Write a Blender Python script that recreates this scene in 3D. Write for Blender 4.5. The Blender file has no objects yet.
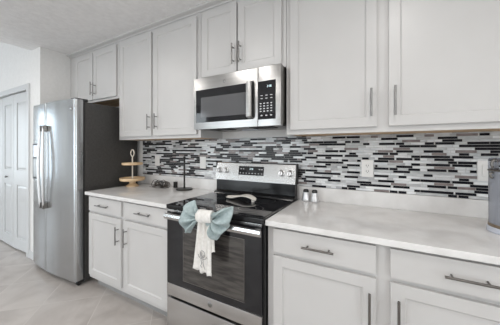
import bpy, bmesh, math, random
from mathutils import Vector, Matrix
random.seed(7)
SC = bpy.context.scene
COL = SC.collection
PI = math.pi

# ------------------------------------------------------------------ camera
cam = bpy.data.cameras.new('camera'); camo = bpy.data.objects.new('camera', cam); COL.objects.link(camo)
camo.location = (0, -1.8375, 1.2987)
camo.rotation_euler = (PI/2, 0, .5015)
cam.sensor_width = 36; cam.lens = 236.35/500*36
cam.shift_x = (250-249.38)/500; cam.shift_y = (149.36-162.5)/500
cam.clip_start = .05
SC.camera = camo

# ------------------------------------------------------------------ world, lights, exposure
SC.view_settings.view_transform = 'Standard'; SC.view_settings.look = 'None'
SC.view_settings.gamma = 1; SC.view_settings.use_curve_mapping = False
SC.view_settings.exposure = -1.34
w = bpy.data.worlds.new('sky'); SC.world = w; w.use_nodes = True
bg = w.node_tree.nodes['Background']; bg.inputs[0].default_value = (.80, .90, 1, 1); bg.inputs[1].default_value = 5.0

def area(name, loc, rot, sx, sy, power, col=(1, 1, 1)):
    l = bpy.data.lights.new(name, 'AREA'); l.shape = 'RECTANGLE'; l.size = sx; l.size_y = sy
    l.energy = power; l.color = col
    o = bpy.data.objects.new(name, l); COL.objects.link(o); o.location = loc; o.rotation_euler = rot
    return o
# daylight just outside the windows (rear wall and far left wall)
area('daylight_rear', (-3.7, -6.25, 1.1), (PI/2, 0, 0), 3.0, 2.0, 150, (.98, .99, 1))
area('fill_right', (2.9, -3.4, 1.2), (PI/2, 0, PI/2), 2.2, 2.0, 160, (1, .98, .96))  # side fill, added together with the unseen right-wall window
area('daylight_rear', (-6.15, -6.25, 1.43), (PI/2, 0, 0), .9, 2.6, 80, (.95, .97, 1))
area('daylight_left', (-7.85, -2.35, 1.4), (PI/2, 0, -PI/2), 1.5, 1.8, 75, (.86, .93, 1))
LAMP_POWER = 25
GLOBE_POWER = 32

# ------------------------------------------------------------------ materials
def mat(name, col, rough=.5, metal=0, spec=.5, **k):
    m = bpy.data.materials.new(name); m.use_nodes = True
    b = m.node_tree.nodes['Principled BSDF']
    b.inputs['Base Color'].default_value = (*col, 1); b.inputs['Roughness'].default_value = rough
    b.inputs['Metallic'].default_value = metal; b.inputs['Specular IOR Level'].default_value = spec
    for a, v in k.items(): b.inputs[a.replace('_', ' ')].default_value = v
    return m
def noisy(m, c1, c2, scale=(5, 5, 5), detail=4, lo=.35, hi=.65, bump=0, bscale=None, dist=.002, rough=None):
    nt = m.node_tree; N = nt.nodes; L = nt.links; b = N['Principled BSDF']
    tc = N.new('ShaderNodeTexCoord'); mp = N.new('ShaderNodeMapping'); mp.inputs['Scale'].default_value = scale
    n = N.new('ShaderNodeTexNoise'); n.inputs['Scale'].default_value = 1; n.inputs['Detail'].default_value = detail
    r = N.new('ShaderNodeValToRGB'); r.color_ramp.elements[0].position = lo; r.color_ramp.elements[1].position = hi
    r.color_ramp.elements[0].color = (*c1, 1); r.color_ramp.elements[1].color = (*c2, 1)
    L.new(tc.outputs['Object'], mp.inputs[0]); L.new(mp.outputs[0], n.inputs['Vector'])
    L.new(n.outputs['Fac'], r.inputs[0]); L.new(r.outputs[0], b.inputs['Base Color'])
    if bump:
        mp2 = N.new('ShaderNodeMapping'); mp2.inputs['Scale'].default_value = bscale or scale
        n2 = N.new('ShaderNodeTexNoise'); n2.inputs['Scale'].default_value = 1; n2.inputs['Detail'].default_value = 3
        L.new(tc.outputs['Object'], mp2.inputs[0]); L.new(mp2.outputs[0], n2.inputs['Vector'])
        bp = N.new('ShaderNodeBump'); bp.inputs['Strength'].default_value = bump; bp.inputs['Distance'].default_value = dist
        L.new(n2.outputs['Fac'], bp.inputs['Height']); L.new(bp.outputs[0], b.inputs['Normal'])
    if rough:
        mr = N.new('ShaderNodeMapRange'); mr.inputs['To Min'].default_value = rough[0]; mr.inputs['To Max'].default_value = rough[1]
        L.new(n.outputs['Fac'], mr.inputs['Value']); L.new(mr.outputs[0], b.inputs['Roughness'])
    return m
M = {}
M['paint'] = noisy(mat('white cabinet paint', (.7, .7, .7), .36), (.52, .51, .505), (.54, .53, .525), (3, 3, 3))
M['kick'] = mat('grey toe kick board', (.30, .30, .30), .5)
M['under'] = noisy(mat('raw maple cabinet underside', (.6, .4, .22), .6), (.55, .38, .23), (.68, .48, .30), (2, 14, 14))
M['wall'] = noisy(mat('white wall paint', (.7, .7, .7), .8), (.76, .75, .74), (.79, .78, .77), (30, 30, 30), bump=.15, bscale=(90, 90, 90))
M['ceil'] = noisy(mat('textured ceiling paint', (.6, .6, .6), .9), (.76, .75, .75), (.82, .81, .81), (22, 22, 22), detail=6, bump=.35, bscale=(35, 35, 35), dist=.006)
M['trim'] = mat('white trim paint', (.60, .61, .62), .35)
M['quartz'] = noisy(mat('white quartz', (.75, .73, .71), .12), (.62, .61, .605), (.72, .712, .708), (9, 9, 9), detail=8, lo=.25, hi=.6)
M['steel'] = noisy(mat('brushed stainless steel', (.6, .6, .6), .26, 1), (.52, .515, .51), (.55, .545, .54), (1, 1, 40), detail=1, rough=(.24, .26))
M['steelm'] = noisy(mat('brushed stainless steel darkened for glare', (.4, .4, .4), .28, 1), (.37, .365, .36), (.41, .405, .40), (1, 1, 40), detail=1, rough=(.28, .30))  # same stainless as the range, darkened to offset reflected window light
M['steelv'] = noisy(mat('stainless steel brushed upright', (.6, .6, .6), .26, 1), (.44, .45, .46), (.50, .51, .52), (8, 8, .6), detail=1, rough=(.22, .25))
M['chrome'] = mat('polished metal', (.75, .75, .76), .12, 1)
M['satin'] = mat('satin steel', (.74, .74, .75), .45, 1)
M['nickel'] = mat('brushed nickel', (.25, .245, .24), .32, 1)
M['nickel_dark'] = mat('dark brushed nickel', (.20, .19, .18), .3, 1)
M['black'] = mat('black enamel', (.010, .010, .011), .16, 0, .3)
M['blackglass'] = mat('black glass', (.010, .010, .012), .04, 0, .5)
M['ovenglass'] = noisy(mat('smoked oven window', (.05, .045, .04), .08), (.030, .027, .026), (.075, .068, .062), (8, 8, 60), detail=2)
M['mwglass'] = mat('microwave window mesh', (.10, .10, .105), .10)
M['rubber'] = mat('black plastic', (.015, .015, .015), .5)
M['fridge_side'] = noisy(mat('charcoal textured steel', (.04, .04, .04), .55), (.042, .040, .038), (.055, .052, .050), (60, 60, 60), bump=.1)
M['grout'] = mat('tile grout', (.55, .54, .53), .8)
M['t_white'] = noisy(mat('white glass tile', (.7, .7, .7), .10), (.58, .60, .63), (.80, .81, .82), (14, 14, 60), detail=4)
M['t_grey'] = noisy(mat('pale marble tile', (.6, .6, .6), .14), (.42, .44, .46), (.60, .61, .62), (20, 20, 50), detail=4)
M['t_silver'] = noisy(mat('silvery grey tile', (.4, .4, .4), .12), (.34, .35, .37), (.48, .48, .49), (20, 20, 50))
M['t_black'] = mat('black glass tile', (.010, .010, .014), .18, 0, .18)
M['t_plum'] = noisy(mat('taupe stone tile', (.2, .2, .2), .2), (.17, .145, .145), (.26, .22, .215), (25, 25, 60))
M['plastic'] = mat('white outlet plastic', (.80, .79, .78), .3)
M['slot'] = mat('dark slot', (.03, .03, .03), .5)
M['wood'] = noisy(mat('pale bamboo wood', (.7, .5, .3), .45), (.60, .42, .25), (.74, .56, .36), (6, 6, 60), detail=3)
M['whitewood'] = mat('whitewashed wood', (.72, .66, .58), .5)
M['wire'] = mat('dark bronze wire', (.05, .042, .037), .4, .5)
M['iron'] = mat('black iron', (.015, .014, .013), .4, .3)
M['cream'] = mat('cream ceramic', (.80, .76, .70), .25)
M['cloth_teal'] = noisy(mat('pale teal cotton', (.35, .5, .5), .9), (.30, .37, .38), (.40, .47, .48), (60, 60, 60), bump=.3, bscale=(300, 300, 300))
M['cloth_cream'] = noisy(mat('cream cotton', (.7, .68, .62), .9), (.66, .64, .61), (.76, .74, .72), (50, 50, 50), bump=.3, bscale=(300, 300, 300))
M['thread'] = mat('dark grey thread', (.07, .07, .09), .8)
M['led'] = mat('lit display segments', (.7, .8, .8), .5, Emission_Color=(.75, .9, .95, 1), Emission_Strength=1.6)
M['print'] = mat('printed white legend', (.55, .56, .57), .5)
M['smoke'] = mat('grey tinted plastic', (.38, .40, .45), .12, Transmission_Weight=.35)
M['bronze'] = mat('bronze band', (.22, .17, .12), .35, .4)
M['base_blue'] = mat('pale blue grey plastic', (.55, .58, .66), .2)
M['lamp'] = mat('lamp diffuser', (.9, .9, .9), .5, Emission_Color=(1, .93, .84, 1), Emission_Strength=4)
def pane_mat():
    m = bpy.data.materials.new('window pane glass'); m.use_nodes = True; nt = m.node_tree
    for n in list(nt.nodes): nt.nodes.remove(n)
    o = nt.nodes.new('ShaderNodeOutputMaterial'); t = nt.nodes.new('ShaderNodeBsdfTransparent'); g = nt.nodes.new('ShaderNodeBsdfGlossy')
    g.inputs['Roughness'].default_value = .02; t.inputs[0].default_value = (.95, .97, .97, 1)
    mx = nt.nodes.new('ShaderNodeMixShader'); mx.inputs[0].default_value = .06
    nt.links.new(t.outputs[0], mx.inputs[1]); nt.links.new(g.outputs[0], mx.inputs[2]); nt.links.new(mx.outputs[0], o.inputs[0])
    return m
M['pane'] = pane_mat()
def clear_glass():
    m = pane_mat(); m.name = 'clear jar glass'; m.node_tree.nodes['Transparent BSDF'].inputs[0].default_value = (.72, .74, .78, 1)
    m.node_tree.nodes['Mix Shader'].inputs[0].default_value = .14
    return m
M['jarglass'] = clear_glass()
def floor_mat():
    m = mat('beige diagonal floor tile', (.5, .45, .4), .32); nt = m.node_tree; N = nt.nodes; L = nt.links; b = N['Principled BSDF']
    tc = N.new('ShaderNodeTexCoord'); mp = N.new('ShaderNodeMapping'); P = .635
    # x' = (x-y+1.53)/P*sqrt-free, y' = (x+y+2.14)/P
    sx = N.new('ShaderNodeSeparateXYZ'); L.new(tc.outputs['Object'], sx.inputs[0])
    def mth(op, a, bb):
        n = N.new('ShaderNodeMath'); n.operation = op
        for i, v in enumerate((a, bb)):
            if v is None: continue
            if isinstance(v, (int, float)): n.inputs[i].default_value = v
            else: L.new(v, n.inputs[i])
        return n.outputs[0]
    X, Y = sx.outputs[0], sx.outputs[1]
    u = mth('DIVIDE', mth('ADD', mth('SUBTRACT', X, Y), 1.53+P*20), P)
    v = mth('DIVIDE', mth('ADD', mth('ADD', X, Y), 2.14+P*20), P)
    def edge(a):
        fr = mth('FRACT', a, None); return mth('MINIMUM', fr, mth('SUBTRACT', 1.0, fr))
    d = mth('MINIMUM', edge(u), edge(v))
    g = mth('LESS_THAN', d, .0065)
    cell = N.new('ShaderNodeCombineXYZ'); L.new(mth('FLOOR', u, None), cell.inputs[0]); L.new(mth('FLOOR', v, None), cell.inputs[1])
    wn = N.new('ShaderNodeTexWhiteNoise'); wn.noise_dimensions = '3D'; L.new(cell.outputs[0], wn.inputs['Vector'])
    off = N.new('ShaderNodeVectorMath'); off.operation = 'MULTIPLY_ADD'
    L.new(wn.outputs['Color'], off.inputs[0]); off.inputs[1].default_value = (9, 9, 9); L.new(tc.outputs['Object'], off.inputs[2])
    n = N.new('ShaderNodeTexNoise'); n.inputs['Scale'].default_value = 3.5; n.inputs['Detail'].default_value = 7; n.inputs['Distortion'].default_value = .6
    L.new(off.outputs[0], n.inputs['Vector'])
    r = N.new('ShaderNodeValToRGB'); e = r.color_ramp.elements
    e[0].position = .3; e[0].color = (.37, .335, .315, 1); e[1].position = .7; e[1].color = (.53, .495, .47, 1)
    L.new(n.outputs['Fac'], r.inputs[0])
    mx = N.new('ShaderNodeMix'); mx.data_type = 'RGBA'; L.new(g, mx.inputs[0]); L.new(r.outputs[0], mx.inputs[6]); mx.inputs[7].default_value = (.53, .50, .475, 1)
    L.new(mx.outputs[2], b.inputs['Base Color'])
    bp = N.new('ShaderNodeBump'); bp.inputs['Strength'].default_value = .3; bp.inputs['Distance'].default_value = .002
    L.new(mth('SUBTRACT', 1.0, g), bp.inputs['Height']); L.new(bp.outputs[0], b.inputs['Normal'])
    return m
M['floor'] = floor_mat()

# ------------------------------------------------------------------ mesh helpers
class B:
    def __init__(s): s.bm = bmesh.new(); s.mi = 0
    def _new(s, fs):
        for f in fs: f.material_index = s.mi
    def m(s, i): s.mi = i; return s
    def box(s, x0, x1, y0, y1, z0, z1, bev=0, seg=2):
        x0, x1 = sorted((x0, x1)); y0, y1 = sorted((y0, y1)); z0, z1 = sorted((z0, z1))
        t = bmesh.new(); r = bmesh.ops.create_cube(t, size=1)
        for v in t.verts: v.co = Vector(((x0+x1)/2+v.co.x*(x1-x0), (y0+y1)/2+v.co.y*(y1-y0), (z0+z1)/2+v.co.z*(z1-z0)))
        if bev: bmesh.ops.bevel(t, geom=list(t.edges), offset=bev, segments=seg, profile=.7, affect='EDGES')
        s.merge(t); return s
    def merge(s, t, mtx=None):
        if mtx: t.transform(mtx)
        me = bpy.data.meshes.new('tmp'); t.to_mesh(me); t.free()
        n = len(s.bm.faces); s.bm.from_mesh(me); bpy.data.meshes.remove(me)
        s.bm.faces.ensure_lookup_table()
        for f in s.bm.faces[n:]: f.material_index = s.mi
    def faces(s, vs, fs):
        V = [s.bm.verts.new(v) for v in vs]
        for f in fs:
            try: s.bm.faces.new([V[i] for i in f]).material_index = s.mi
            except ValueError: pass
        return s
    def grid(s, rows, close_u=False, close_v=False):
        nv = len(rows); nu = len(rows[0]); vs = [p for r in rows for p in r]; fs = []
        for j in range(nv if close_v else nv-1):
            for i in range(nu if close_u else nu-1):
                a = j*nu+i; b = j*nu+(i+1) % nu; c = ((j+1) % nv)*nu+(i+1) % nu; d = ((j+1) % nv)*nu+i
                fs.append((a, b, c, d))
        return s.faces(vs, fs)
    def lathe(s, prof, c=(0, 0, 0), axis='z', n=32, sx=1, sy=1):
        rows = []
        for r, h in prof:
            row = []
            for k in range(n):
                a = 2*PI*k/n; x, y = max(r, 1e-5)*math.cos(a)*sx, max(r, 1e-5)*math.sin(a)*sy
                p = {'z': (x, y, h), 'y': (x, h, y), 'x': (h, x, y)}[axis]
                row.append((p[0]+c[0], p[1]+c[1], p[2]+c[2]))
            rows.append(row)
        return s.grid(rows, close_u=True)
    def tube(s, pts, r, n=10, closed=False, flat=1, cap=True):
        pts = [Vector(p) for p in pts]; rows = []; N = len(pts); prev = None
        for i, p in enumerate(pts):
            if closed: t = pts[(i+1) % N]-pts[i-1]
            else: t = pts[min(i+1, N-1)]-pts[max(i-1, 0)]
            t.normalize()
            if prev is None:
                u = t.cross(Vector((0, 0, 1)));
                if u.length < .1: u = t.cross(Vector((0, 1, 0)))
            else: u = prev-t*prev.dot(t)
            u.normalize(); prev = u; v = t.cross(u)
            rr = r[i] if isinstance(r, (list, tuple)) else r
            rows.append([tuple(p+u*math.cos(2*PI*k/n)*rr+v*math.sin(2*PI*k/n)*rr*flat) for k in range(n)])
        n0 = len(s.bm.verts)
        s.grid(rows, close_u=True, close_v=closed)
        if cap and not closed:
            s.bm.verts.ensure_lookup_table()
            for st in (n0, n0+(N-1)*n):
                try: s.bm.faces.new([s.bm.verts[st+k] for k in range(n)]).material_index = s.mi
                except ValueError: pass
        return s
    def build(s, name, mats, parent=None, smooth=False, origin=None, mods=()):
        bmesh.ops.recalc_face_normals(s.bm, faces=list(s.bm.faces))
        me = bpy.data.meshes.new(name); s.bm.to_mesh(me); s.bm.free()
        for x in (mats if isinstance(mats, (list, tuple)) else [mats]): me.materials.append(M[x])
        o = bpy.data.objects.new(name, me); COL.objects.link(o)
        if smooth:
            for p in me.polygons: p.use_smooth = True
        if parent is not None: o.parent = parent; 
        for k in mods: k(o)
        if parent is not None:
            # geometry is written in world space: shift into the parent's frame
            q = parent; off = Vector((0, 0, 0))
            while q is not None: off += q.location; q = q.parent
            me.transform(Matrix.Translation(-off))
        elif origin is not None:
            me.transform(Matrix.Translation(-Vector(origin))); o.location = origin
        return o
def autosm(o):
    for p in o.data.polygons: p.use_smooth = True
    e = o.modifiers.new('split', 'EDGE_SPLIT'); e.split_angle = math.radians(35)
def solid(t):
    def f(o): m_ = o.modifiers.new('thick', 'SOLIDIFY'); m_.thickness = t; m_.offset = 0
    return f
def thing(name, label, cat, loc, group=None):
    o = bpy.data.objects.new(name, None); COL.objects.link(o); o.location = loc; o.empty_display_size = .05
    return tag(o, label, cat, group)
def tag(o, label, cat, group=None):
    o['label'] = label; o['category'] = cat
    if group: o['group'] = group
    return o
def struct(o, label=None):
    o['kind'] = 'structure'
    if label: o['label'] = label
    return o
def bx(name, mats, x0, x1, y0, y1, z0, z1, parent=None, bev=0, origin=None):
    return B().box(x0, x1, y0, y1, z0, z1, bev).build(name, mats, parent, origin=origin)
LW = [(-0.94, 0.93), (-0.948, 0.964), (-0.975, 0.994), (-1.018, 0.974), (-1.059, 0.939), (-1.076, 0.9), (-1.089, 0.855), (-1.076, 0.814), (-1.043, 0.782)]
LW2 = [(-1.062, 0.779), (-1.029, 0.794), (-1.009, 0.788), (-0.997, 0.814), (-1.005, 0.844), (-0.965, 0.874)]
RW = [(-0.858, 0.929), (-0.815, 0.94), (-0.767, 0.966), (-0.721, 0.982), (-0.698, 0.988), (-0.698, 0.95), (-0.708, 0.905), (-0.741, 0.867), (-0.781, 0.827), (-0.808, 0.795)]
RW2 = [(-0.718, 0.894), (-0.724, 0.871), (-0.771, 0.824), (-0.806, 0.784), (-0.841, 0.789), (-0.863, 0.832), (-0.885, 0.875)]

# ================================================================== THE ROOM
CEIL = 2.475; XL, XR, YB = -7.6, 2.6, -6.0
struct(bx('floor', 'floor', XL-.2, XR+.2, YB-.2, .2, -.1, 0), 'beige stone-look floor tiles laid on the diagonal')
struct(bx('ceiling', 'ceil', -3.63, XR+.2, YB-.2, .2, CEIL, 3.12), 'lightly textured flat kitchen ceiling')
struct(bx('ceiling', 'ceil', XL-.2, -3.63, YB-.2, .2, 3.0, 3.12), 'raised ceiling over the entry hall')
struct(bx('wall_back', 'wall', -3.41, XR+.2, 0, .2, 0, CEIL), 'wall behind the cabinets')

# closet wall with its opening
WY = -.615
b = B(); b.box(-3.68, -3.405, WY, 0, 0, CEIL).box(-3.735, -3.68, WY, 0, 0, 3.0).box(-3.68, -3.63, WY, 0, CEIL, 3.0)
b.box(-5.75, -3.735, WY, WY+.12, 2.03, 3.0).box(XL, -5.75, WY, WY+.12, 0, 3.0)
b.box(-5.75, -3.735, -.02, .1, 0, 2.2)
struct(b.build('wall_left', 'wall'), 'white wall around the closet, ending in a corner beside the refrigerator')
def wall_with_holes(name, axis, c0, c1, a0, a1, z1, holes):
    b = B(); cuts = sorted(holes); cur = a0
    def bb(p0, p1, q0, q1):
        if p1-p0 > 1e-4 and q1-q0 > 1e-4:
            if axis == 'y': b.box(p0, p1, c0, c1, q0, q1)
            else: b.box(c0, c1, p0, p1, q0, q1)
    for (h0, h1, g0, g1) in cuts:
        bb(cur, h0, 0, z1); bb(h0, h1, 0, g0); bb(h0, h1, g1, z1); cur = h1
    bb(cur, a1, 0, z1)
    return struct(b.build(name, 'wall'))
wall_with_holes('wall_rear', 'y', YB-.15, YB, XL, XR, 3.0, [(-6.6, -5.7, .1, 2.75), (-5.2, -2.2, .05, 2.15)])
wall_with_holes('wall_far', 'x', XL-.15, XL, YB, .2, 3.0, [(-3.1, -1.6, .5, 2.3)])
def window(n, axis, c, a0, a1, z0, z1, k):
    b = B(); t = .05
    def bb(p0, p1, q0, q1, d=.06):
        if axis == 'y': b.box(p0, p1, c-d/2, c+d/2, q0, q1)
        else: b.box(c-d/2, c+d/2, p0, p1, q0, q1)
    bb(a0, a1, z0, z0+t); bb(a0, a1, z1-t, z1); bb(a0, a0+t, z0+t, z1-t); bb(a1-t, a1, z0+t, z1-t)
    for i in range(1, k): x = a0+(a1-a0)*i/k; bb(x-.03, x+.03, z0+t, z1-t, .05)
    o = struct(b.build('window_%d' % n, 'trim'))
    b = B()
    if axis == 'y': b.box(a0+t, a1-t, c-.004, c+.004, z0+t, z1-t)
    else: b.box(c-.004, c+.004, a0+t, a1-t, z0+t, z1-t)
    b.build('pane', 'pane', o)
wall_with_holes('wall_right', 'x', XR, XR+.2, YB, 0, CEIL, [(-4.5, -2.3, .1, 2.3)])  # opening added to let side light into the room
window(1, 'y', YB-.07, -6.6, -5.7, .1, 2.75, 1)
window(2, 'y', YB-.07, -5.2, -2.2, .05, 2.15, 2)
window(4, 'x', XR+.1, -4.5, -2.3, .1, 2.3, 2)  # unseen window, added for the fill from the right
window(3, 'x', XL-.07, -3.1, -1.6, .5, 2.3, 2)
# closet casing and folding doors
b = B(); b.box(-3.735, -3.668, WY-.018, WY, 0, 2.09, .004).box(-5.80, -3.735, WY-.018, WY, 2.025, 2.09, .004)
struct(b.build('trim_1', 'trim'), 'white casing around the closet opening')
door = bpy.data.objects.new('door_1', None); COL.objects.link(door); door.location = (-3.72, -.55, 0)
door['kind'] = 'structure'; door['label'] = 'white panelled folding closet doors'
def leaf(p, q):
    """one folding leaf between two floor points"""
    p, q = Vector((*p, 0)), Vector((*q, 0)); L = (q-p).length; t = bmesh.new()
    bb = B(); th = .03; pan = [(.16, .84), (1.03, 1.90)]; e = .085
    bb.box(0, L, 0, th, .015, 2.015)
    bb.box(0, e, -.012, 0, .015, 2.015, .001); bb.box(L-e, L, -.012, 0, .015, 2.015, .001)
    for z0, z1 in ((.015, .16), (.84, 1.03), (1.90, 2.015)): bb.box(e, L-e, -.012, 0, z0, z1, .001)
    for (z0, z1) in pan:            # raised centre panel inside a deep groove
        ring = lambda d, y: [(e+d, y, z0+d), (L-e-d, y, z0+d), (L-e-d, y, z1-d), (e+d, y, z1-d)]
        bb.grid([ring(.008, -.0005), ring(.014, -.0005), ring(.036, -.0095), ring(.038, -.0095)], close_u=True)
        bb.faces(ring(.038, -.0095), [(0, 1, 2, 3)])
    ang = math.atan2((q-p).y, (q-p).x)
    bb.bm.transform(Matrix.Translation(p) @ Matrix.Rotation(ang, 4, 'Z'))
    return bb.build('door_panel', 'trim', door)
leaf((-4.190, -.596), (-3.742, -.580)); leaf((-4.640, -.580), (-4.195, -.596))
leaf((-5.090, -.596), (-4.645, -.580)); leaf((-5.540, -.580), (-5.095, -.596))
b = B(); b.lathe([(0, -.03), (.012, -.028), (.016, -.018), (.008, -.008), (.008, .0)], (-4.42, -.602, .93), 'y', 16); b.build('door_handle', 'nickel', door, True)
b = B(); b.box(-3.69, -3.41, WY-.012, WY, 0, .09, .003); 
struct(b.build('baseboard_left', 'trim'))

# crown moulding
b = B(); prof = [(-.3115, 2.436), (-.319, 2.436), (-.322, 2.444), (-.330, 2.448), (-.343, 2.452), (-.346, 2.455), (-.353, 2.456), (-.355, 2.4745), (-.3115, 2.4745)]
xa, xb = -3.404, 1.12
vs = [(xa, y, z) for y, z in prof]+[(xb, y, z) for y, z in prof]; n = len(prof)
b.faces(vs, [(i, (i+1) % n, n+(i+1) % n, n+i) for i in range(n)]+[tuple(range(n)), tuple(range(n, 2*n))])
struct(b.build('trim_2', 'paint'), 'white crown moulding between the wall cabinets and the ceiling')

# recessed ceiling lamps: a few placed by cabinet highlights, the others added for brightness
for (x, y) in ((-2.75, -1.45), (-1.3, -1.45), (.15, -1.35), (1.6, -1.45), (-3.45, -2.6), (-1.35, -2.6), (.3, -2.6), (-4.9, -3.9), (-.9, -3.9), (.6, -3.9)):
    t = thing('ceiling_light', 'round recessed ceiling light', 'light', (x, y, CEIL), 'recessed ceiling lights')
    b = B(); b.lathe([(.075, -.001), (.095, -.001), (.098, -.008), (.088, -.012), (.075, -.006), (.075, -.001)], (x, y, CEIL), n=32); b.build('trim_ring', 'trim', t, True)
    b = B(); b.lathe([(0, -.004), (.075, -.004), (.075, -.001), (0, -.001)], (x, y, CEIL), n=32); b.build('diffuser', 'lamp', t)
    l = bpy.data.lights.new('lamp', 'AREA'); l.shape = 'DISK'; l.size = .15; l.energy = LAMP_POWER*(.62 if y > -2 else 1); l.color = (1, .97, .93)
    o = bpy.data.objects.new('lamp', l); COL.objects.link(o); o.parent = t; o.location = (0, 0, -.014)

# two hanging globes added behind the camera to brighten the ceiling
for (x, y) in ((-1.4, -3.9), (.5, -3.9)):
    t = thing('fill_globe', 'added white globe lamp, out of view, brightening the ceiling', 'light', (x, y, CEIL), 'added fill globes')
    b = B(); b.lathe([(0, -.02), (.05, -.02), (.06, 0), (0, 0)], (x, y, CEIL), n=24); b.tube([(x, y, CEIL-.02), (x, y, CEIL-.42)], .005, 8); b.build('stem', 'nickel', t, mods=(autosm,))
    b = B(); b.lathe([(.13*math.sin(a), -.55-.13*math.cos(a)) for a in [PI*k/16 for k in range(17)]], (x, y, CEIL), n=28); g = b.build('globe', 'lamp', t, True)
    l = bpy.data.lights.new('lamp', 'POINT'); l.shadow_soft_size = .14; l.energy = GLOBE_POWER; l.color = (1, .97, .93)
    o = bpy.data.objects.new('lamp', l); COL.objects.link(o); o.parent = t; o.location = (0, 0, -.55)

# ================================================================== CABINETS
def shaker(name, x0, x1, z0, z1, yf, parent, fw=.054, th=.019):
    """framed door: rails, stiles, and a sunk centre panel with a small bead"""
    b = B(); y1 = yf+th
    b.box(x0, x0+fw, yf, y1, z0, z1, .002).box(x1-fw, x1, yf, y1, z0, z1, .002)
    b.box(x0+fw-.001, x1-fw+.001, yf, y1, z0, z0+fw, .002).box(x0+fw-.001, x1-fw+.001, yf, y1, z1-fw, z1, .002)
    X0, X1, Z0, Z1 = x0+fw, x1-fw, z0+fw, z1-fw; d = .009; e = .007
    o_ = [(X0, yf+.003, Z0), (X1, yf+.003, Z0), (X1, yf+.003, Z1), (X0, yf+.003, Z1)]
    i_ = [(X0+e, yf+d, Z0+e), (X1-e, yf+d, Z0+e), (X1-e, yf+d, Z1-e), (X0+e, yf+d, Z1-e)]
    b.faces(o_+i_, [(0, 1, 5, 4), (1, 2, 6, 5), (2, 3, 7, 6), (3, 0, 4, 7), (4, 5, 6, 7)])
    b.box(X0-.001, X1+.001, yf+d+.001, y1-.001, Z0-.001, Z1+.001)
    return b.build(name, 'paint', parent)
def bar_v(x, y, z0, z1, ydoor, parent, r=.0055, m='nickel'):
    b = B(); b.tube([(x, y, z0), (x, y, z1)], r, 12)
    for z in (z0+.026, z1-.026): b.tube([(x, y, z), (x, ydoor, z)], .0042, 8)
    return b.build('handle', m, parent, mods=(autosm,))
def bar_h(x0, x1, y, z, ydoor, parent, r=.0055, m='nickel'):
    b = B(); b.tube([(x0, y, z), (x1, y, z)], r, 12)
    for x in (x0+.026, x1-.026): b.tube([(x, y, z), (x, ydoor, z)], .0042, 8)
    return b.build('handle', m, parent, mods=(autosm,))

UF, UD = -.311, -.330       # face frame and door face of the wall cabinets
def upper(name, label, cat, x0, x1, z0, doors, ztop=2.4745, panel=True):
    t = thing(name, label, cat, ((x0+x1)/2, 0, z0))
    b = B(); x0 += .0006; x1 -= .0006
    b.box(x0, x0+.016, UF+.019, -.001, z0, ztop).box(x1-.016, x1, UF+.019, -.001, z0, ztop)     # sides
    b.box(x0+.016, x1-.016, -.012, -.001, z0+.012, ztop).box(x0+.016, x1-.016, UF+.019, -.012, ztop-.016, ztop)
    b.build('body', 'paint', t)
    bx('underside', 'under', x0+.016, x1-.016, UF+.019, -.001, z0+.004, z0+.012, t)
    b = B()                                                                          # face frame
    b.box(x0, x1, UF, UF+.019, z0, z0+.040).box(x0, x1, UF, UF+.019, 2.385, ztop)
    b.box(x0, doors[0][0]+.012, UF, UF+.019, z0+.040, 2.385).box(doors[-1][1]-.012, x1, UF, UF+.019, z0+.040, 2.385)
    for a, c in zip(doors[:-1], doors[1:]): b.box(a[1]-.010, c[0]+.010, UF, UF+.019, z0+.040, 2.385)
    b.build('face_frame', 'paint', t)
    for (a, c, zb, hx, h0, h1) in doors:
        d = shaker('door', a, c, zb, 2.406, UD, t)
        if hx is not None: bar_v(hx, -.362, h0, h1, UD, d)
    return t
upper('wall_cabinet', 'short white two-door cabinet mounted above the refrigerator', 'cabinet', -3.404, -2.402, 1.840,
      [(-3.262, -2.876, 1.865, -2.862, 1.915, 2.062), (-2.860, -2.432, 1.865, -2.812, 1.900, 2.045)])
upper('wall_cabinet', 'tall white two-door wall cabinet between refrigerator and microwave', 'cabinet', -2.400, -1.296, 1.397,
      [(-2.368, -1.884, 1.426, -1.903, 1.483, 1.630), (-1.856, -1.330, 1.426, -1.804, 1.485, 1.628)])
upper('wall_cabinet', 'short white two-door cabinet directly over the microwave', 'cabinet', -1.294, -.552, 1.862,
      [(-1.268, -.939, 1.883, -.960, 1.937, 2.089), (-.925, -.580, 1.883, -.899, 1.937, 2.090)])
upper('wall_cabinet', 'long tall white wall cabinet right of the microwave, wide stile between its doors', 'cabinet', -.550, 1.12, 1.397,
      [(-.519, -.011, 1.428, -.037, 1.484, 1.640), (.047, .562, 1.428, .077, 1.482, 1.641), (.578, 1.09, 1.428, None, 0, 0)])

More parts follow.
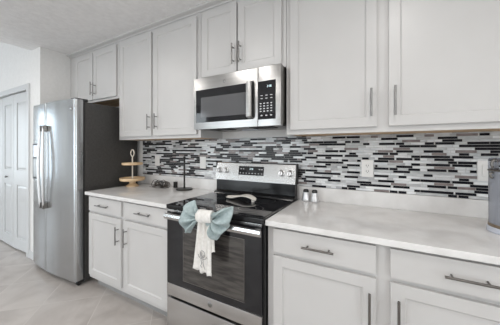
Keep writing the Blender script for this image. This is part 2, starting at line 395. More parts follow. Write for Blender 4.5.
CT = .907; DF = -.628; FF = -.609     # counter top, door face, frame face
def base(name, label, x0, x1, units, hm='nickel'):
    t = thing(name, label, 'cabinet', ((x0+x1)/2, 0, 0))
    b = B(); b.box(x0, x0+.016, FF+.019, -.002, .105, .877).box(x1-.016, x1, FF+.019, -.002, .105, .877)
    b.box(x0+.016, x1-.016, FF+.019, -.002, .105, .120).box(x0+.016, x1-.016, -.012, -.002, .12, .877)
    b.build('body', 'paint', t)
    bx('toe_kick', 'kick', x0+.001, x1-.001, -.535, -.50, 0, .105, t)
    b = B(); b.box(x0, x1, FF, FF+.019, .105, .150).box(x0, x1, FF, FF+.019, .850, .877)
    b.box(x0, units[0][0]+.012, FF, FF+.019, .15, .85).box(units[-1][1]-.012, x1, FF, FF+.019, .15, .85)
    for a, c in zip(units[:-1], units[1:]): b.box(a[1]-.012, c[0]+.012, FF, FF+.019, .15, .85)
    for u in units: b.box(u[0]+.012, u[1]-.012, FF, FF+.019, .705, .745)
    b.build('face_frame', 'paint', t)
    for (a, c, p0, p1, hx) in units:
        b = B(); b.box(a, c, DF, DF+.019, .734, .862, .002)
        d = b.build('drawer', 'paint', t)
        bar_h(p0, p1, -.660, .800, DF, d, m=hm)
        d = shaker('door', a, c, .142, .714, DF, t)
        if hx is not None: bar_v(hx, -.660, .506, .656, DF, d, m=hm)
    return t
base('base_cabinet', 'white base cabinet with two drawers and two doors between refrigerator and range', -2.386, -1.316,
     [(-2.366, -1.884, -2.212, -2.038, -1.912), (-1.846, -1.338, -1.668, -1.500, -1.804)])
base('base_cabinet', 'long white base cabinet right of the range, under the long worktop', -.552, 1.12,
     [(-.514, -.012, -.347, -.190, -.037), (.044, .560, .226, .385, .074), (.578, 1.094, .76, .92, 1.06)], 'nickel_dark')

def counter(x0, x1, label):
    t = thing('countertop', label, 'countertop', ((x0+x1)/2, -.3, .877))
    b = B(); b.box(x0, x1, -.648, -.0015, .8775, CT, .004, 3); b.build('slab', 'quartz', t, mods=(autosm,))
    return t
def upstand(x0, x1, label):
    o = B().box(x0, x1, -.021, -.0015, CT+.0004, 1.0095, .002).build('upstand', 'quartz', origin=((x0+x1)/2, -.01, CT))
    return tag(o, label, 'upstand')
counter(-2.398, -1.314, 'white quartz worktop between refrigerator and range')
counter(-.553, 1.13, 'long white quartz worktop right of the range')
upstand(-2.398, -1.314, 'low white quartz upstand on the wall between refrigerator and range')
upstand(-.553, 1.13, 'long low white quartz upstand on the wall right of the range')

# ================================================================== MOSAIC BACKSPLASH
BARS = {61:[(-0.453,-0.347,0),(-0.238,-0.198,0),(-0.195,-0.143,0),(-0.03,0.059,1),(0.062,0.107,0),(0.113,0.157,0),(0.366,0.409,0),(0.414,0.461,0)],62:[(-2.122,-1.985,0),(-1.973,-1.787,0),(-0.203,-0.117,0),(0.197,0.229,0),(0.229,0.393,0),(0.4,0.495,0)],63:[(-1.742,-1.623,0),(-0.518,-0.425,0),(-0.117,0.07,0),(0.082,0.174,0),(0.485,0.546,0)],64:[(-2.293,-2.135,0),(-0.538,-0.496,0),(-0.336,-0.245,0),(-0.137,-0.045,0),(0.07,0.157,1),(0.264,0.358,0),(0.364,0.411,0),(0.411,0.492,1),(0.492,0.546,0)],65:[(-1.742,-1.666,0),(-0.508,-0.313,0),(-0.006,0.09,0),(0.299,0.393,1),(0.466,0.551,0)],66:[(-1.602,-1.48,0),(-0.571,-0.526,0),(-0.22,-0.128,0),(0.181,0.229,0),(0.229,0.377,0),(0.385,0.482,0)],67:[(-2.418,-2.32,0),(-0.439,-0.245,0),(-0.03,0.057,0),(0.112,0.157,0),(0.417,0.463,0)],68:[(-2.084,-1.902,0),(-1.855,-1.775,0),(-0.571,-0.504,0),(-0.504,-0.411,0),(-0.356,-0.31,1),(-0.203,-0.117,0),(0.246,0.293,0),(0.398,0.499,1)],69:[(0.082,0.176,0)],70:[(-0.489,-0.446,1),(-0.439,-0.343,0),(-0.238,-0.195,0),(-0.03,0.057,0),(0.061,0.108,0),(0.165,0.229,0),(0.264,0.36,0),(0.366,0.412,0),(0.466,0.497,0)],71:[(-1.488,-1.371,0),(-0.354,-0.313,0),(-0.203,-0.117,0),(-0.024,-0.008,0),(0.099,0.189,0),(0.299,0.398,1)],72:[(-1.99,-1.867,0),(-1.613,-1.52,0),(-1.171,-1.119,0),(-0.632,-0.529,0),(-0.422,-0.226,0),(0.181,0.229,0),(0.258,0.377,0),(0.385,0.479,0)],73:[(-1.687,-1.571,0),(-1.361,-1.206,0),(-1.197,-1.019,0),(-0.541,-0.496,0),(-0.238,-0.193,0),(-0.137,-0.111,0),(-0.03,0.057,0),(0.059,0.138,1),(0.366,0.409,0),(0.412,0.497,0)],74:[(-2.084,-1.902,0),(-0.955,-0.752,0),(-0.508,-0.411,0),(-0.354,-0.31,0),(-0.105,-0.061,0),(-0.006,0.09,0),(0.099,0.189,0),(0.197,0.229,0),(0.299,0.395,0)],75:[(-2.2,-2.046,0),(-1.902,-1.731,0),(-1.269,-1.119,0),(-0.632,-0.526,0),(-0.422,-0.23,0),(-0.218,-0.128,0),(0.024,0.088,1),(0.181,0.229,0),(0.229,0.377,0),(0.385,0.482,0)],76:[(-2.418,-2.293,0),(-0.84,-0.745,0),(-0.538,-0.494,0),(-0.489,-0.443,0),(-0.188,-0.142,0),(-0.038,0.055,0),(0.062,0.11,0),(0.287,0.36,1),(0.417,0.463,0)],77:[(-2.084,-1.985,0),(-1.843,-1.72,0),(-1.72,-1.613,0),(-1.371,-1.233,0),(-1.111,-0.971,0),(-0.632,-0.56,0),(-0.354,-0.261,0),(-0.254,-0.207,0),(-0.006,0.082,1),(0.099,0.192,0),(0.246,0.344,0),(0.4,0.497,1),(0.553,0.595,0)],78:[(-2.404,-2.32,0),(-0.518,-0.425,0),(-0.22,-0.128,1),(0.082,0.176,1),(0.487,0.595,0)],79:[(-2.213,-2.046,0),(-1.731,-1.592,0),(-1.18,-1.094,0),(-0.94,-0.878,0),(-0.847,-0.745,0),(-0.632,-0.541,0),(0.116,0.229,0),(0.229,0.312,0),(0.417,0.595,0)],80:[(-1.315,-1.197,0),(-1.085,-0.971,0),(-0.401,-0.21,0),(-0.098,-0.057,0),(0.0,0.093,0),(0.097,0.145,0),(0.252,0.299,0),(0.304,0.398,0),(0.454,0.552,0)],81:[(-2.418,-2.239,0),(-1.843,-1.731,0),(-1.698,-1.582,0),(-0.995,-0.924,0),(-0.518,-0.475,0),(-0.367,-0.27,0),(-0.216,-0.176,0),(-0.17,-0.117,0),(0.132,0.229,1),(0.338,0.433,0)],82:[(-1.154,-0.995,0),(-0.533,-0.489,0),(0.012,0.108,0),(0.316,0.412,0)],83:[(-0.303,-0.21,0),(-0.207,-0.117,0),(-0.051,-0.006,1),(0.099,0.195,0),(0.25,0.299,1),(0.404,0.502,1),(0.507,0.552,0)]}
def backsplash():
    P, PH = .0167, -.0007; b = B(); x0, x1, z0, z1 = -2.43, 1.13, 1.0105, 1.4005
    b.m(0).box(x0, x1, -.006, -.001, z0, z1)
    b.m(0).box(-1.3125, -.5505, -.006, -.001, .89, z0)
    def tile(a, c, zc, m):
        a += .0008; c -= .0008
        if c-a < .004: return
        h = P/2-.0008 ; za, zb = max(zc-h, z0), min(zc+h, z1)
        if zb-za < .003: return
        k = .0012; yb, yf = -.006, -.0088
        b.m(m)
        b.faces([(a, yb, za), (c, yb, za), (c, yb, zb), (a, yb, zb), (a+k, yf, za+k), (c-k, yf, za+k), (c-k, yf, zb-k), (a+k, yf, zb-k)],
                [(0, 1, 5, 4), (1, 2, 6, 5), (2, 3, 7, 6), (3, 0, 4, 7), (4, 5, 6, 7)])
    rnd = random.Random(11)
    for r in range(53, 85):
        zc = r*P+PH
        if zc+P/2 < .90 or zc-P/2 > z1: continue
        if zc < z0: xa, xb = -1.3125, -.5505
        else: xa, xb = x0, x1
        L = [q for q in BARS.get(r, [])]
        segs = []; cur = xa
        def fill(a, c):
            x = a; first = True
            while x < c-.002:
                w_ = rnd.choice((.035, .05, .075, .075, .1, .15))
                e = min(x+w_, c)
                if c-e < .015: e = c
                # the list covers the right part; elsewhere draw dark bars at random
                open_ = (x < -.46 or x > .5) 
                q = rnd.random()
                if open_ and q < (.36 if x < -2.0 else .22 if (zc > 1.10 and x > -1.8 and L) else .27): m = 4
                elif open_ and q < .42: m = 5
                else: m = rnd.choice((1, 1, 1, 2, 2, 3))
                segs.append((x, e, m)); x = e
        for (p, q, pl) in L:
            p, q = max(p, cur), min(q, xb)
            if q-p < .01: continue
            if p > cur: fill(cur, p)
            segs.append((p, q, 5 if pl else 4)); cur = q
        fill(cur, xb)
        for s in segs: tile(s[0], s[1], zc, s[2])
    o = b.build('wall_tile', ['grout', 't_white', 't_grey', 't_silver', 't_black', 't_plum'], origin=(-.65, 0, 1.01))
    return tag(o, 'mosaic backsplash of thin black, grey and white glass strips along the wall', 'backsplash')
backsplash()

def outlet(x, z, kind, label, w_=.072, h=.116):
    t = thing('wall_outlet' if kind == 'outlet' else 'light_switch' if kind == 'switch' else 'wall_plate', label, 'outlet' if kind == 'outlet' else 'wall plate', (x, -.009, z))
    bx('cover_plate', 'plastic', x-w_/2, x+w_/2, -.0145, -.0088, z-h/2, z+h/2, t, .002)
    if kind == 'outlet':
        for s in (-1, 1):
            zc = z+s*.0195
            b = B(); b.box(x-.0165, x+.0165, -.0165, -.0140, zc-.014, zc+.014, .003); b.build('socket', 'plastic', t)
            b = B()
            for dx, hh in ((-.0065, .0045), (.0065, .0038)): b.box(x+dx-.0014, x+dx+.0014, -.0172, -.0160, zc+.001-hh, zc+.003+hh)
            b.lathe([(0, -.0172), (.0026, -.0172), (.0026, -.016)], (x, 0, zc-.0085), 'y', 10); b.build('slots', 'slot', t)
    elif kind == 'switch':
        b = B(); b.box(x-.0165, x+.0165, -.018, -.0140, z-.033, z+.033, .003); b.build('rocker', 'plastic', t)
outlet(-.0705, 1.166, 'outlet', 'white double outlet plate on the mosaic tile right of the range')
outlet(.533, 1.176, 'switch', 'white plate on the tile beside the clear canister')
outlet(-2.178, 1.174, 'plate', 'plain white plate on the tile behind the tiered stand')
outlet(-1.524, 1.168, 'switch', 'white switch plate on the tile beside the upright black holder')

# ================================================================== REFRIGERATOR
def fridge():
    x0, x1 = -3.392, -2.486
    t = thing('refrigerator', 'stainless side-by-side refrigerator with charcoal side and curved bar handles', 'refrigerator', ((x0+x1)/2, -.35, 0))
    bx('body', 'fridge_side', x0, x1, -.600, -.035, .030, 1.755, t, .004)
    bx('gasket', 'rubber', x0+.006, x1-.006, -.616, -.600, .06, 1.75, t)
    # front surface bulges a little in the middle
    def yf(x): u = (x-(x0+x1)/2)/((x1-x0)/2); return -.682-.034*(1-u*u)
    sp = -3.005
    def fdoor(a, c):
        b = B(); n = 14; zs = [.055, 1.775]; ring = []
        pts = []
        k = .012
        xs = [a+(c-a)*i/n for i in range(n+1)]
        front = [(x, yf(x)) for x in xs]
        front[0] = (a, yf(a)+k); front.insert(1, (a+k*.3, yf(a)+k*.3)); front.insert(2, (a+k, yf(a+k)))
        front[-1] = (c, yf(c)+k); front.insert(-1, (c-k, yf(c-k))); front.insert(-1, (c-k*.3, yf(c)+k*.3))
        front = sorted(set(front), key=lambda p: p[0])
        loop = front+[(c, -.617), (a, -.617)]; m_ = len(loop)
        rows = [[(x, y, z) for x, y in loop] for z in zs]
        b.grid(rows, close_u=True)
        b.faces(rows[0], [tuple(range(m_))]); b.faces(rows[1], [tuple(range(m_))])
        bmesh.ops.remove_doubles(b.bm, verts=list(b.bm.verts), dist=1e-5)
        return b.build('door', 'steelv', t, mods=(autosm,))
    dl = fdoor(x0, sp-.003); dr = fdoor(sp+.003, x1)
    # handles: bowed bars either side of the split
    for d, xa, bow in ((dl, sp-.030, -.012), (dr, sp+.030, .030)):
        pts = []; 
        for i in range(25):
            u = i/24; s = math.sin(PI*u)**.8
            pts.append((xa+bow*s, yf(xa)-.030-.014*s, .715+(1.525-.715)*u))
        b = B(); b.tube(pts, [.009+.003*math.sin(PI*i/24) for i in range(25)], 12, flat=1.2)
        h = b.build('handle', 'satin', d, True)
        for z in (.728, 1.512):
            B().box(xa-.014, xa+.014, yf(xa)-.038, yf(xa)-.0005, z-.03, z+.03, .004).build('handle_mount', 'nickel_dark', h)
    # ice and water dispenser in the left door
    b = B(); yy = yf(-3.255)
    b.box(-3.345, -3.165, yy-.003, yy+.02, .98, 1.36, .002); dsp = b.build("dispenser", "rubber", dl)
    bx('dispenser_recess', 'nickel_dark', -3.325, -3.185, yy-.0045, yy-.0032, 1.00, 1.20, dsp)
    bx('control_strip', 'base_blue', -3.325, -3.185, yy-.0045, yy-.0032, 1.215, 1.345, dsp)
    # round maker's badge on the right door
    b = B(); b.lathe([(0, -.0035), (.016, -.0035), (.018, -.001), (.018, .004)], (-2.545, yf(-2.545), 1.682), 'y', 20)
    bd = b.build('badge', 'nickel', dr, True)
    b = B(); b.tube([(-2.545+.009*math.cos(a), yf(-2.545)-.0042, 1.682+.009*math.sin(a)) for a in [i*PI/5 for i in range(3, 11)]], .0018, 6); b.build('monogram', 'chrome', bd)
    for x in (x0+.05, x1-.05):
        b = B(); b.box(x-.045, x+.045, -.680, -.57, 1.757, 1.785, .006); b.build('hinge_cover', 'rubber', t)
    bx('base_grille', 'rubber', x0+.01, x1-.01, -.640, -.600, .022, .052, t)
    for x in (x0+.035, x1-.035):
        b = B(); b.lathe([(0, -.014), (.020, -.014), (.021, 0), (.020, .014), (0, .014)], (x, -.640, .021), 'x', 16); b.build('wheel', 'rubber', t, mods=(autosm,))
fridge()

# ================================================================== MICROWAVE
def digits(b, text, x, z, h, y, w_=None, th=None):
    seg = {'0': 'abcdef', '1': 'bc', '2': 'abged', '3': 'abgcd', '4': 'fgbc', '5': 'afgcd', '6': 'afgedc', '7': 'abc', '8': 'abcdefg', '9': 'abcdfg'}
    w_ = w_ or h*.5; th = th or h*.14
    for ch in text:
        if ch == ':':
            for k in (.3, .7): b.box(x+th, x+2*th, y-.0004, y, z+h*k-th/2, z+h*k+th/2)
            x += th*3.2; continue
        R = {'a': (0, w_, h-th, h), 'd': (0, w_, 0, th), 'g': (0, w_, h/2-th/2, h/2+th/2), 'f': (0, th, h/2, h), 'b': (w_-th, w_, h/2, h), 'e': (0, th, 0, h/2), 'c': (w_-th, w_, 0, h/2)}
        for s in seg[ch]: q = R[s]; b.box(x+q[0], x+q[1], y-.0004, y, z+q[2], z+q[3])
        x += w_*1.45
def microwave():
    x0, x1, z0, z1, yf = -1.292, -.555, 1.455, 1.856, -.400
    t = thing('microwave', 'stainless over-the-range microwave with black glass door under the short cabinet', 'microwave', ((x0+x1)/2, -.2, z0))
    bx('body', 'nickel_dark', x0+.004, x1-.004, yf+.034, -.0095, z0+.012, z1, t, .002)
    b = B(); b.box(x0+.02, x1-.02, yf+.05, -.03, z0+.004, z0+.012); b.build('underside', 'nickel_dark', t)
    for i in range(2):
        xa = x0+.10+i*.36; b = B()
        for k in range(7): b.box(xa, xa+.18, yf+.075+k*.018, yf+.083+k*.018, z0+.0, z0+.004)
        b.box(xa, xa+.004, yf+.075, yf+.191, z0+.001, z0+.004).box(xa+.176, xa+.18, yf+.075, yf+.191, z0+.001, z0+.004)
        b.build('vent_grille', 'rubber', t)
    b = B(); b.box(x0+.30, x0+.44, yf+.24, yf+.30, z0-.001, z0+.0045, .001); b.build('cooktop_lamp', 'base_blue', t)
    xd = -.722
    b = B(); b.box(x0, xd-.001, yf, yf+.034, z0, z1, .004); d = b.build('door', 'steelm', t, mods=(autosm,))
    bx('door_glass', 'blackglass', -1.268, -.756, yf-.002, yf-.0001, 1.507, 1.761, d, .0008)
    bx('window', 'mwglass', -1.218, -.815, yf-.0030, yf-.0021, 1.545, 1.700, d)
    # broad flat upright handle
    b = B()
    prof = [(-.799, yf-.030), (-.792, yf-.040), (-.772, yf-.043), (-.756, yf-.038), (-.752, yf-.028), (-.775, yf-.026)]
    rows = [[(x, y+(.026 if z in (1.512, 1.768) else 0), z) for x, y in prof] for z in (1.512, 1.522, 1.758, 1.768)]
    b.grid(rows, close_u=True); b.faces(rows[0], [tuple(range(6))]); b.faces(rows[-1], [tuple(range(6))])
    b.box(-.785, -.765, yf-.028, yf-.002, 1.515, 1.54).box(-.785, -.765, yf-.028, yf-.002, 1.74, 1.765)
    b.build('handle', 'steelm', d, mods=(autosm,))
    b = B(); b.box(xd+.001, x1, yf, yf+.034, z0, z1, .004); p = b.build('control_panel', 'steelm', t, mods=(autosm,))
    b = B(); b.box(-.7195, -.592, yf-.0030, yf-.0001, 1.500, 1.757, .0008); g = b.build('keypad_glass', 'blackglass', p)
    b = B(); digits(b, '3:36', -.652, 1.713, .013, yf-.0031); b.build('clock_digits', 'led', g)
    lab = lambda *q: B().box(*q).build('key_label', 'print', g)
    for j, z in enumerate((1.660, 1.640)):
        for i in range(3): lab(-.700+i*.035, -.684+i*.035, yf-.0034, yf-.003, z-.0022, z+.0022)
    for j in range(4):
        for i in range(4): lab(-.706+i*.026, -.694+i*.026, yf-.0034, yf-.003, 1.607-j*.0175-.0035, 1.607-j*.0175+.0035)
    for i in range(3): lab(-.700+i*.035, -.686+i*.035, yf-.0034, yf-.003, 1.522, 1.530)
    b = B(); b.lathe([(0, -.0025), (.011, -.0025), (.013, 0), (.013, .002)], (-1.00, yf, 1.802), 'y', 20); b.build('badge', 'nickel', d, True)
microwave()

# ================================================================== RANGE
def stove():
    x0, x1 = -1.308, -.556
    t = thing('range', 'freestanding stainless electric range with black glass top between the two worktops', 'stove', ((x0+x1)/2, -.33, 0))
    b = B(); b.box(x0+.003, x1-.003, -.628, -.035, .045, .884); b.build('body', 'black', t)
    b = B(); b.box(x0, x1, -.664, -.036, .886, .914, .004); ct = b.build('cooktop', 'black', t)
    bx('ceramic_glass', 'blackglass', x0+.012, x1-.012, -.652, -.125, .9141, .9165, ct)
    for (x, y, r) in ((-1.11, -.50, .085), (-.75, -.50, .105), (-1.11, -.24, .085), (-.75, -.24, .085), (-.75, -.50, .06)):
        for rr in (r,):
            b = B(); rows = [[(x+q*math.cos(a), y+q*math.sin(a), .9168) for a in [2*PI*k/48 for k in range(48)]] for q in (rr, rr-.0018)]
            b.grid(rows, close_u=True); b.build('burner_ring', 'nickel_dark', ct)
    # backguard
    pk = -.085
    prof = [(-.036, .915), (-.125, .915), (-.122, .924), (-.096, .930), (-.086, .940), (-.084, 1.030), (-.036, 1.030)]
    def ext(prof, xa, xb, name, m_, par, mods=()):
        b = B(); n = len(prof); vs = [(xa, y, z) for y, z in prof]+[(xb, y, z) for y, z in prof]
        b.faces(vs, [(i, (i+1) % n, n+(i+1) % n, n+i) for i in range(n)]+[tuple(range(n)), tuple(range(n, 2*n))])
        return b.build(name, m_, par, mods=mods)
    bg_ = ext(prof, x0+.006, x1-.006, 'backguard', 'black', t)
    bx('end_cap', 'rubber', x0-.002, x0+.0005, -.080, -.037, 1.031, 1.183, bg_); bx('end_cap', 'rubber', x1-.0005, x1+.006, -.083, -.037, 1.028, 1.186, bg_)
    cp = ext([(-.036, 1.031), (-.100, 1.031), (-.0705, 1.177), (-.064, 1.184), (-.036, 1.184)], x0+.001, x1-.001, 'control_panel', 'steel', bg_)
    def lean(b):
        for v in b.bm.verts: v.co.y += (v.co.z-1.115)*.0295/.146
    Y = lambda z: -.100+(z-1.031)*.0295/.146
    b = B(); b.box(-1.066, -.828, Y(1.115)-.004, Y(1.115)+.004, 1.080, 1.155, .003); lean(b); g = b.build('display', 'blackglass', cp)
    yd = Y(1.115)-.0042
    b = B(); digits(b, '3:36', -.958, 1.127, .013, yd); lean(b); b.build('clock_digits', 'led', g)
    for q in [(-1.052+i*.029, -1.041+i*.029, yd-.0003, yd, 1.094, 1.100) for i in range(8)]+[(x, x+.012, yd-.0003, yd, 1.128, 1.135) for x in (-1.048, -1.024, -.872, -.850)]:
        b = B().box(*q); lean(b); b.build('key_label', 'print', g)
    for x in (-1.268, -1.200, -.672, -.602):
        b = B(); y = Y(1.113)
        b.lathe([(0, y-.030), (.016, y-.030), (.0185, y-.026), (.0205, y-.006), (.026, y-.003), (.026, y-.0003), (0, y-.0003)], (x, 0, 1.112), 'y', 28)
        lean(b); k = b.build('knob', 'satin', cp, mods=(autosm,))
        b = B(); b.box(x-.0022, x+.0022, y-.034, y-.0295, 1.112-.014, 1.112+.014, .001); lean(b); b.build('grip', 'nickel_dark', k)
    # oven door
    b = B(); b.box(x0+.004, x1-.012, -.660, -.630, .372, .868, .003); od = b.build('oven_door', 'blackglass', t)
    b = B(); b.box(x0+.004, x1-.012, -.662, -.630, .869, .882, .001); b.build('door_cap', 'steel', od)
    b = B(); b.box(x0+.004, x1-.012, -.663, -.630, .288, .371, .003); lp = b.build('lower_panel', 'steel', od, mods=(autosm,))
    b = B(); b.lathe([(0, -.0025), (.015, -.0025), (.018, 0), (.018, .002)], (-.925, -.663, .330), 'y', 24); bd = b.build('badge', 'nickel', lp, True)
    wx0, wx1, wz0, wz1 = -1.150, -.680, .418, .780
    bx('window', 'ovenglass', wx0, wx1, -.6612, -.6601, wz0, wz1, od)
    b = B(); r = .0025
    for q in ((wx0-r, wx0, wz0-r, wz1+r), (wx1, wx1+r, wz0-r, wz1+r), (wx0, wx1, wz0-r, wz0), (wx0, wx1, wz1, wz1+r)): b.box(q[0], q[1], -.6618, -.6601, q[2], q[3])
    b.build('window_trim', 'nickel_dark', od)
    # towel-bar handle: broad flattened bar on two brackets
    b = B()
    prof = [(-.700, .828), (-.714, .832), (-.718, .848), (-.714, .864), (-.702, .868), (-.698, .850)]
    n = len(prof); xa, xb = -1.276, -.553
    vs = [(xa, y, z) for y, z in prof]+[(xb, y, z) for y, z in prof]
    b.faces(vs, [(i, (i+1) % n, n+(i+1) % n, n+i) for i in range(n)]+[tuple(range(n)), tuple(range(n, 2*n))])
    b.box(xa+.004, xa+.026, -.702, -.6605, .836, .862, .002).box(xb-.042, xb-.020, -.702, -.6605, .836, .862, .002)
    b.build('handle', 'steel', od)
    # storage drawer
    b = B(); b.box(x0+.004, x1-.012, -.660, -.630, .062, .268, .003); b.build('drawer', 'steel', t, mods=(autosm,))
    b = B(); b.box(x1-.011, x1-.001, -.640, -.6285, .05, .884); b.build('side_trim', 'rubber', t)
    for x in (x0+.05, x1-.05):
        for y in (-.58, -.1):
            b = B(); b.lathe([(0, 0), (.018, 0), (.018, .01), (.010, .014), (.010, .046), (0, .046)], (x, y, 0), n=14); b.build('foot', 'rubber', t, mods=(autosm,))
stove()

# ================================================================== THINGS ON THE WORKTOPS
def tiered_stand(x, y):
    z = CT
    t = thing('tiered_tray', 'two-tier pale wooden tray with ring handle on the left worktop', 'tray', (x, y, z))
    b = B(); b.lathe([(0, 0), (.062, 0), (.064, .006), (.050, .014), (.030, .030), (.032, .050), (.045, .0598), (0, .0598)], (x, y, z), n=36); b.build('foot', 'wood', t, mods=(autosm,))
    b = B(); b.lathe([(0, .060), (.116, .060), (.124, .066), (.125, .090), (.117, .090), (.115, .072), (0, .072)], (x, y, z), n=48); b.build('lower_tray', 'wood', t, mods=(autosm,))
    b = B(); b.lathe([(.0065, .068), (.0065, .318), (.0, .319)], (x, y, z), n=14); b.build('post', 'whitewood', t, mods=(autosm,))
    b = B(); b.lathe([(.006, .226), (.096, .226), (.103, .230), (.103, .250), (.096, .250), (.094, .236), (.006, .236)], (x, y, z), n=48); b.build('upper_tray', 'wood', t, mods=(autosm,))
    b = B(); b.tube([(x+.028*math.cos(a), y, z+.352+.035*math.sin(a)) for a in [2*PI*k/28 for k in range(28)]], .0055, 10, closed=True); b.build('ring_handle', 'whitewood', t, True)
tiered_stand(-2.312, -.222)

def wire_decor():
    t = thing('wire_orbs', 'tangle of dark wire loops with a small black block on the left worktop', 'decoration', (-1.94, -.13, CT))
    rnd = random.Random(3); b = B()
    def loop(c, R, n_, sq=1):
        u = Vector(n_).normalized(); v = u.orthogonal().normalized(); w_ = u.cross(v)
        b.tube([Vector(c)+(v*math.cos(a)+w_*math.sin(a)*sq)*R for a in [2*PI*k/22 for k in range(22)]], .0024, 6, closed=True)
    for k in range(26):
        R = rnd.uniform(.022, .038); u = (k+.5)/26
        c = (-2.085+.235*u, -.135+rnd.uniform(-.03, .03), CT+R+.003)
        loop(c, R, (rnd.uniform(-1, 1), rnd.uniform(-1, .2), rnd.uniform(-.7, .7)), rnd.uniform(.75, 1.0))
    b.tube([(-2.11, -.17, CT+.003), (-1.98, -.19, CT+.003), (-1.87, -.17, CT+.003)], .0025, 6)
    b.build('wire_loops', 'wire', t, True)
    b = B(); b.box(-1.835, -1.805, -.100, -.07, CT+.001, CT+.062, .003); b.build('block', 'iron', t)
wire_decor()

def towel_holder(x, y):
    t = thing('paper_towel_holder', 'empty upright black paper towel holder with round base on the left worktop', 'towel holder', (x, y, CT))
    b = B(); b.lathe([(0, 0), (.078, 0), (.080, .004), (.076, .012), (.02, .015), (0, .015)], (x, y, CT), n=40); b.build('base', 'iron', t, mods=(autosm,))
    b = B(); b.lathe([(.0085, .014), (.0085, .295), (.006, .298), (.006, .302), (.010, .306), (.012, .314), (.009, .322), (0, .325)], (x, y, CT), n=18); b.build('post', 'iron', t, mods=(autosm,))
towel_holder(-1.660, -.125)

def shaker_pot(x, y, label):
    t = thing('salt_shaker', label, 'shaker', (x, y, CT), 'steel shakers beside the range')
    b = B(); b.lathe([(0, .0), (.029, 0), (.031, .004), (.0295, .018), (.024, .045), (.0195, .064), (.0195, .070)], (x, y, CT), n=28); b.build('body', 'satin', t, True)
    b = B(); b.lathe([(.0200, .070), (.0205, .080), (.019, .083), (.018, .087), (.012, .091), (0, .092)], (x, y, CT), n=28); b.build('cap', 'rubber', t, mods=(autosm,))
shaker_pot(-.484, -.064, 'small steel shaker with black cap nearer the range, left of the pair')
shaker_pot(-.418, -.068, 'small steel shaker with black cap farther from the range, right of the pair')

def canister(x, y, r):
    t = thing('canister', 'tall grey see-through lidded canister at the right end of the worktop', 'canister', (x, y, CT))
    b = B(); b.lathe([(0, 0), (r, 0), (r+.003, .004), (r+.002, .022), (r-.002, .026), (0, .026)], (x, y, CT), n=56); b.build('base', 'base_blue', t, mods=(autosm,))
    b = B(); b.lathe([(0, .026), (r-.002, .026), (r-.002, .040), (0, .040)], (x, y, CT), n=56); b.build('band', 'bronze', t, mods=(autosm,))
    b = B(); b.lathe([(0, .040), (r-.004, .040), (r-.004, .288), (0, .288)], (x, y, CT), n=56); b.build('body', 'smoke', t, mods=(autosm,))
    b = B(); b.lathe([(r-.003, .288), (r-.001, .290), (r-.001, .294), (r-.003, .296)], (x, y, CT), n=56); b.build('rim', 'nickel_dark', t, True)
    b = B(); b.lathe([(r-.003, .296), (r-.003, .342), (r-.008, .350), (0, .352)], (x, y, CT), n=56); b.build('lid', 'jarglass', t, mods=(autosm,))
    a = math.radians(205); cx, cy = x+(r+.004)*math.cos(a), y+(r+.004)*math.sin(a)
    b = B()
    b.tube([(cx+.012, cy, CT+.345), (cx-.002, cy, CT+.335), (cx-.004, cy, CT+.318), (cx+.001, cy, CT+.305)], .006, 8)
    b.tube([(cx+.001, cy, CT+.285), (cx-.010, cy, CT+.275), (cx-.006, cy, CT+.262), (cx, cy, CT+.258)], .0055, 8)
    b.build('clasp', 'nickel_dark', t, True)
canister(.552, -.282, .090)

def spoon_rest():
    z = .9170
    t = thing('spoon_rest', 'cream ceramic spoon rest with arched handle lying on the black cooktop', 'spoon rest', (-.9, -.29, z))
    # slim scooped dish on the left running into an arched handle on the right
    N = 30; rows = []
    P0, P1 = Vector((-1.045, -.300, 0)), Vector((-.775, -.330, 0)); d = (P1-P0).normalized(); nrm = Vector((-d.y, d.x, 0))
    for i in range(N+1):
        u = i/N; c = P0.lerp(P1, u)+nrm*.030*math.sin(PI*u)
        w_ = .010+.050*math.sin(PI*min(u/.62, 1))**.7 if u < .31 else .060-(.060-.024)*((u-.31)/.69)**.8
        if u > .93: w_ *= math.sqrt(max(1-((u-.93)/.07)**2, .04))
        lift = .004+.022*max(0, math.sin(PI*min(max((u-.25)/.78, 0), 1)))
        rim = .016+lift*.9; deep = .011*max(0, 1-u*1.5)
        row = []
        for k in range(9):
            a = -1+2*k/8; row.append(tuple(c+nrm*a*w_+Vector((0, 0, z+rim-deep*(1-a*a)))))
        for k in range(9):
            a = 1-2*k/8; row.append(tuple(c+nrm*a*w_*.8+Vector((0, 0, z+max(rim-.010-deep*(1-a*a), .0005+lift*.85)))))
        rows.append(row)
    b = B(); b.grid(rows, close_u=True); b.faces(rows[0], [tuple(range(18))]); b.faces(rows[-1], [tuple(range(18))])
    b.build('dish', 'cream', t, True)
    b = B(); b.lathe([(0, 0), (.012, 0), (.013, .018), (0, .018)], (-.800, -.322, z+.0002), n=16); b.build('handle_foot', 'cream', t, mods=(autosm,))
spoon_rest()

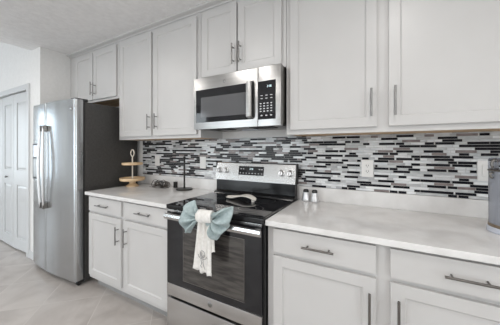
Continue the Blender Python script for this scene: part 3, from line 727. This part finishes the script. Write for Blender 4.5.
# ------------------------------------------------------------------ bow towel on the oven handle
def bow_towel():
    yh = -.735
    t = thing('bow_towel', 'cream hand towel tied with a pale teal bow over the oven handle', 'towel', (-.89, yh, .86))
    def wing(outline, knot_t, knot_b, name, seed, flip):
        n, m_ = 44, 16; rows = []; rnd = random.Random(seed)
        # resample outline
        P = [Vector((a, 0, c)) for a, c in outline]; d = [0]
        for a, c in zip(P, P[1:]): d.append(d[-1]+(c-a).length)
        def at(s):
            s *= d[-1]
            for i in range(len(P)-1):
                if s <= d[i+1]+1e-9: return P[i].lerp(P[i+1], (s-d[i])/(d[i+1]-d[i]))
            return P[-1]
        K0, K1 = Vector((knot_t[0], 0, knot_t[1])), Vector((knot_b[0], 0, knot_b[1]))
        ph = rnd.uniform(0, 6)
        for j in range(m_+1):
            v = j/m_; row = []
            for i in range(n+1):
                s = i/n; o = at(s); k = K0.lerp(K1, s); p = k.lerp(o, v)
                fold = math.sin(s*PI*6.0+ph+v*.6)*.022*math.sin(PI*min(v*.75+.12, 1))+math.sin(s*PI*11+ph*2)*.004*(1-v*.5)
                puff = .026*math.sin(PI*v*.9)*math.sin(PI*s)
                row.append((p.x, yh-.012-puff-fold, p.z))
            rows.append(row)
        b = B(); b.grid(rows)
        o = b.build(name, 'cloth_teal', t, True, mods=(solid(.005),))
        return o
    wing(LW, (-.945, .918), (-.945, .880), 'bow_loop', 2, 1)
    wing(LW2, (-.945, .890), (-.94, .872), 'bow_loop', 5, 1)
    wing(RW, (-.835, .915), (-.835, .885), 'bow_loop', 4, -1)
    wing(RW2, (-.835, .895), (-.84, .872), 'bow_loop', 8, -1)
    # knot: a wrapped band
    b = B(); rows = []
    for i in range(15):
        u = i/14; x = -.946+(-.838+.946)*u; top = .940+.006*u; bot = .866+.006*u
        bul = 1+.08*math.sin(PI*u); zc = (top+bot)/2; rz = (top-bot)/2*bul; ry = .026*bul
        rows.append([(x, yh-.010+ry*math.cos(a)-.004, zc+rz*math.sin(a)+.0015*math.sin(a*5+u*6)) for a in [2*PI*k/24 for k in range(24)]])
    b.grid(rows, close_u=True); b.faces(rows[0], [tuple(range(24))]); b.faces(rows[-1], [tuple(range(24))]); b.build('knot', 'cloth_cream', t, True)
    # hanging tails
    def tail(xl0, xr0, z0, xl1, xr1, z1l, z1r, y, name):
        rows = []; n, m_ = 30, 24
        for j in range(m_+1):
            v = j/m_; row = []
            for i in range(n+1):
                s = i/n; xl = xl0+(xl1-xl0)*v; xr = xr0+(xr1-xr0)*v; zb = z1l+(z1r-z1l)*s
                zz = z0+(zb-z0)*v+(.004*math.sin(s*22) if j == m_ else 0)
                amp = .007*(1-v)+.003+(.005 if v > .93 else 0)
                row.append((xl+(xr-xl)*s, y-amp*math.sin(s*PI*5+.5)-.006*v, zz))
            rows.append(row)
        b = B(); b.grid(rows); return b.build(name, 'cloth_cream', t, True, mods=(solid(.004),))
    tail(-.915, -.842, .872, -.918, -.828, .705, .706, yh-.002, 'back_tail')
    tl = tail(-.940, -.850, .874, -.976, -.843, .588, .568, yh-.014, 'front_tail')
    # stitched line drawing on the tail
    b = B(); y = yh-.031
    def ln(P, r=.0013): b.tube([(x, y, z) for x, z in P], r, 5)
    cx, cz = -.898, .690
    ln([(cx+.017*math.cos(a), cz+.020*math.sin(a)) for a in [i*PI/9 for i in range(19)]])
    ln([(cx-.010+.006*math.cos(a), cz+.004+.006*math.sin(a)) for a in [i*PI/4 for i in range(9)]])
    ln([(cx+.010*math.cos(a), cz-.004+.008*math.sin(a)) for a in [PI+i*PI/6 for i in range(7)]])
    ln([(cx-.004, cz-.02), (cx-.012, cz-.035), (cx-.004, cz-.052), (cx+.006, cz-.046), (cx+.003, cz-.022)])
    ln([(cx-.010, cz-.030), (cx-.026, cz-.018), (cx-.034, cz-.004)])
    ln([(cx+.004, cz-.030), (cx+.020, cz-.026), (cx+.030, cz-.012), (cx+.036, cz-.020)])
    ln([(cx-.006, cz-.052), (cx-.014, cz-.070), (cx-.004, cz-.078)]); ln([(cx+.003, cz-.050), (cx+.010, cz-.068), (cx+.020, cz-.086)])
    b.build('embroidery', 'thread', tl)
bow_towel()
